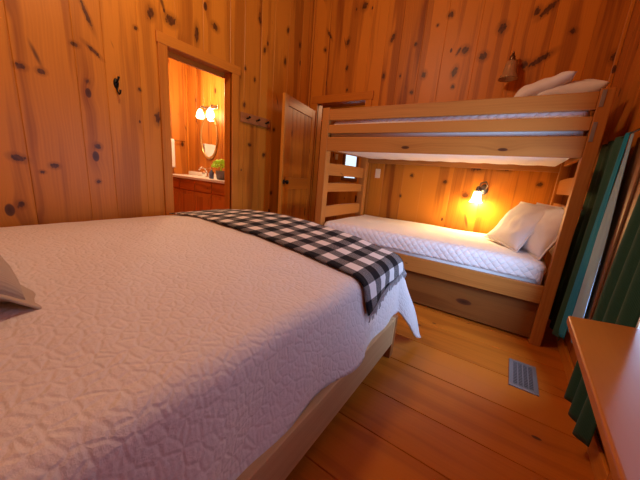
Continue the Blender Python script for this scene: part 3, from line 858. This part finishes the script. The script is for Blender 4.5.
c2 = thing('curtain', (.468, 1.6, 1.49), 'dark green curtain at the right edge of the photo, behind the desk', 'curtain', 'green curtains on the right wall')
curtain_sheet(1.45, 1.80, 1.48, 1.90, .10, 1.515, .462, .022, 3.0, 'green', c2, 'panel', 2.2)

# ------------------------------------------------------------------ desk in the right foreground
desk = thing('desk', (.36, .7, 0), 'varnished orange pine desk with angled end in the right foreground', 'desk')
def slab(poly, z0, z1, name, mat, parent, bevel=.006):
    mb = MB(); n = len(poly); rnd = (.31, .52, .4, 1)
    for z in (z0, z1): mb.v += [Vector((x, y_, z)) for x, y_ in poly]
    mb.face(list(reversed(range(n))), [(poly[k][0], poly[k][1]) for k in reversed(range(n))], rnd)
    mb.face([n + k for k in range(n)], [(poly[k][0], poly[k][1]) for k in range(n)], rnd)
    for k in range(n):
        k2 = (k + 1) % n
        mb.face([k, k2, n + k2, n + k], [(z0, poly[k][1]), (z0, poly[k2][1]), (z1, poly[k2][1]), (z1, poly[k][1])], rnd)
    return mb.build(name, mat, parent, bevel, 3, recalc=True)
slab([(.200, .10), (.505, .10), (.505, 1.292), (.238, 1.21)], .722, .75, 'desktop', 'desk', desk)
slab([(.30, .20), (.500, .20), (.500, 1.23), (.33, 1.165)], .66, .7215, 'apron', 'desk', desk, .003)
for (x, y_) in ((.268, .13), (.455, .13), (.455, 1.165)):
    boxo('leg', (x, y_, 0), (x + .04, y_ + .04, .659), 'desk', desk)

# ------------------------------------------------------------------ floor register
vt = thing('floor_register', (.28, 2.04, 0), 'grey metal floor vent register set in the pine floor', 'floor vent')
va, vb, vc, vd = .208, .358, 1.885, 2.205
boxo('base', (va + .01, vc + .01, .0005), (vb - .01, vd - .01, .003), 'ventdark', vt, 0)
mb = MB(); f_ = .024
mb.box((va, vc, .0005), (va + f_, vd, .008)); mb.box((vb - f_, vc, .0005), (vb, vd, .008))
mb.box((va + f_, vc, .0005), (vb - f_, vc + f_ * 1.2, .008)); mb.box((va + f_, vd - f_ * 1.2, .0005), (vb - f_, vd, .008))
mb.build('frame', 'vent', vt, .002)
mb = MB()
for k in range(15):
    y_ = vc + f_ * 1.2 + (k + .5) * (vd - vc - 2.4 * f_) / 15
    mb.box((va + f_, y_ - .004, .003), (vb - f_, y_ + .003, .0068), 0)
for x in (.256, .283, .310): mb.box((x - .003, vc + f_, .003), (x + .003, vd - f_, .0072), 1)
mb.build('grille', 'vent', vt)

# ------------------------------------------------------------------ bathroom furnishings
van = thing('vanity', (-4.1, 2.9, 0), 'pine bathroom vanity cabinet with white counter seen through the doorway', 'vanity')
vx0, vx1, vy0, vy1 = BX + .001, XL - .16, 2.67, BY - .001
boxo('body', (vx0, vy0 + .02, .08), (vx1, vy1, .889), 'vanity', van, .002, 0)
boxo('countertop', (vx0, vy0 - .02, .89), (vx1, vy1, .932), 'counter', van, .006)
boxo('backsplash', (vx0, vy1 - .02, .9325), (vx1, vy1, 1.0), 'counter', van, .004)
xw = vx0 + .02
cells = [(-5.20, -4.75), (-4.73, -4.30), (-4.28, -3.85), (-3.83, -3.42), (-3.40, -3.02)]
for i, (a, b) in enumerate(cells):
    boxo('drawer', (a, vy0, .715), (b, vy0 + .0195, .87), 'vanity', van, .006, 0)
    d = boxo('door', (a, vy0, .10), (b, vy0 + .0195, .695), 'vanity', van, .006, 2)
    MB().box((a + .06, vy0 - .006, .16), (b - .06, vy0 - .0005, .635), 2).build('door_panel', 'vanity', d, .005)
mir = thing('mirror', (-4.57, BY, 1.66), 'oval gilt framed mirror above the bathroom vanity', 'mirror')
mm = Matrix.Translation((-4.57, BY - .001, 1.615)) @ Matrix.Rotation(pi / 2, 4, 'X')
MB().lathe([(0, .010), (.5, .010)], mm, 48, sx=.46, sy=.72).build('glass', 'mirror', mir)
MB().lathe([(.48, .0), (.54, .0), (.54, .018), (.51, .024), (.48, .018), (.48, .011)], mm, 48, sx=.46, sy=.70).build('frame', 'mframe', mir)
lb = thing('vanity_light', (-4.45, BY, 2.12), 'lit bathroom light with white glass shades above the oval mirror', 'wall lamp')
MB().box((-4.72, BY - .025, 2.06), (-4.30, BY - .001, 2.12)).build('backplate', 'chrome', lb, .01)
for x in (-4.65, -4.37):
    MB().tube([(x, BY - .025, 2.09), (x, BY - .09, 2.11), (x, BY - .12, 2.07)], .010, 8).build('arm', 'nickel', lb)
    MB().lathe([(.02, .06), (.035, .04), (.055, 0), (.065, -.06), (.05, -.085), (0, -.09)], Matrix.Translation((x, BY - .12, 1.99)), 20).build('shade', 'litbath', lb)
fc = thing('faucet', (-4.42, 3.0, .932), 'chrome faucet at the back of the bathroom counter', 'faucet')
MB().lathe([(0, 0), (.03, 0), (.026, .015), (.016, .03), (.014, .09), (0, .095)], Matrix.Translation((-4.42, 3.0, .932))).build('base', 'chrome', fc)
MB().tube([(-4.42, 3.0, .99), (-4.42, 2.95, 1.08), (-4.42, 2.88, 1.09), (-4.42, 2.84, 1.05)], .012, 10).build('spout', 'chrome', fc)
for x in (-4.53, -4.31):
    MB().lathe([(0, 0), (.026, 0), (.02, .04), (.03, .06), (.026, .08), (0, .085)], Matrix.Translation((x, 3.0, .932)), 12).build('handle', 'chrome', fc)
sb = thing('soap_bottle', (-4.02, 2.80, .932), 'dark blue soap bottle with pump beside the potted plant', 'bottle')
MB().lathe([(0, .0005), (.034, .0005), (.036, .02), (.036, .10), (.014, .125), (.014, .135), (0, .135)], Matrix.Translation((-4.02, 2.80, .932)), 18).build('body', 'bottle', sb)
MB().tube([(-4.02, 2.8, 1.067), (-4.02, 2.8, 1.10), (-4.05, 2.78, 1.105)], .007, 8).build('pump', 'chrome', sb)
pp = thing('potted_plant', (-3.83, 2.84, .932), 'small bright green plant in a grey pot on the bathroom counter', 'plant')
MB().lathe([(0, .0005), (.065, .0005), (.085, .13), (.078, .135), (.07, .11), (0, .11)], Matrix.Translation((-3.83, 2.84, .932)), 20).build('pot', 'pot', pp)
mb = MB(); rg = random.Random(8)
for k in range(420):
    th_ = rg.uniform(0, 2 * pi); ph = rg.uniform(0, 1.45); rr_ = .15 * rg.uniform(.55, 1)
    p = Vector((-3.83, 2.84, 1.10)) + Vector((cos(th_) * sin(ph), sin(th_) * sin(ph), cos(ph) * .95)) * rr_
    a = Vector((rg.uniform(-1, 1), rg.uniform(-1, 1), rg.uniform(-.3, 1))).normalized(); b_ = a.orthogonal().normalized()
    b0 = len(mb.v); L = .03
    mb.v += [p - a * L * .6, p + b_ * .010, p + a * L * .6 + Vector((0, 0, .004)), p - b_ * .010]
    mb.face([b0, b0 + 1, b0 + 2, b0 + 3], [(0, 0)] * 4, (.5, .5, .5, 1))
mb.tube([(-3.83, 2.84, 1.03), (-3.83, 2.84, 1.12)], [.02, .012], 8)
mb.build('foliage', 'leaf', pp)
tb = thing('towel_bar', (BX, 2.85, 1.52), 'thin towel bar on the bathroom side wall', 'towel bar')
MB().tube([(BX + .07, 2.56, 1.525), (BX + .07, 3.05, 1.525)], .008, 8).build('bar', 'chrome', tb)
for yy in (2.58, 3.03): MB().tube([(BX + .001, yy, 1.525), (BX + .07, yy, 1.525)], .009, 8).build('bracket', 'chrome', tb)
def twf(a, b):
    d = (b - .42) * .85
    r_ = .012
    if abs(d) < r_ * 1.57: an = d / r_; return (BX + .07 + r_ * sin(an), 2.58 + a * .26, 1.525 + r_ * cos(an))
    s_ = 1 if d > 0 else -1
    return (BX + .07 + s_ * (r_ + .004 * sin(a * 9)), 2.58 + a * .26, 1.525 - (abs(d) - r_ * 1.57))
tw = MB().grid(twf, 12, 40).build('hand_towel', 'towel')
tw.modifiers.new('solid', 'SOLIDIFY').thickness = .006
tag(tw, 'white hand towel hung on the bathroom towel bar', 'towel')

# ------------------------------------------------------------------ camera
yaw, pitch, roll, f = -0.581986, 0.233444, -0.0821663, 278.2246
cyw, syw, cp, sp = cos(yaw), sin(yaw), cos(pitch), sin(pitch)
fw = Vector((syw * cp, cyw * cp, -sp)); r_ = Vector((cyw, -syw, 0)); d_ = fw.cross(r_)
r2 = r_ * cos(roll) + d_ * sin(roll); d2 = -r_ * sin(roll) + d_ * cos(roll)
cam = bpy.data.cameras.new('camera'); co = bpy.data.objects.new('camera', cam); COL.objects.link(co)
Rm = Matrix((r2, -d2, -fw)).transposed().to_4x4()
co.matrix_world = Matrix.Translation((0, 0, 1.15)) @ Rm
cam.sensor_width = 36; cam.lens = f / 640 * 36; cam.clip_start = .02
S.camera = co

# ------------------------------------------------------------------ light
def lamp(name, kind, loc, col, power, size=.1, rot=None, sy=None):
    l = bpy.data.lights.new(name, kind); l.color = col; l.energy = power
    if kind == 'AREA':
        l.size = size
        if sy: l.shape = 'RECTANGLE'; l.size_y = sy
    else: l.shadow_soft_size = size
    o = bpy.data.objects.new(name, l); o.location = loc
    if rot: o.rotation_euler = rot
    COL.objects.link(o); return o
lamp('ceiling_lamp', 'POINT', (-1.6, .9, 3.2), (1.0, .69, .43), 98, .16)
lamp('bunk_lamp', 'POINT', (lp.x, lp.y, lp.z - .05), (1.0, .66, .27), 34, .04)
lamp('bathroom_lamp', 'POINT', (-4.35, 2.55, 2.3), (1.0, .70, .40), 85, .08)
lamp('hall_lamp', 'POINT', (-2.2, 4.6, 2.3), (1.0, .66, .36), 18, .1)
lamp('window_daylight', 'AREA', (XR + .04, 1.86, .97), (.42, .62, 1.0), 42, .80, (0, pi / 2, 0), .20)
lamp('added_desk_fill', 'AREA', (XR + .04, 1.03, 1.35), (.42, .60, 1.0), 5.0, .72, (0, pi / 2, 0), .56)  # cool fill light in the added window over the desk
w = bpy.data.worlds.new('World'); S.world = w; w.use_nodes = True
bg = w.node_tree.nodes['Background']; bg.inputs[0].default_value = (.70, .86, 1.0, 1); bg.inputs[1].default_value = 1.6

S.view_settings.view_transform = 'Standard'; S.view_settings.look = 'None'
S.view_settings.exposure = -0.14; S.view_settings.gamma = 1.0
S.view_settings.use_curve_mapping = False
S.cycles.max_bounces = 8; S.cycles.diffuse_bounces = 5
S.cycles.sample_clamp_indirect = 4.0
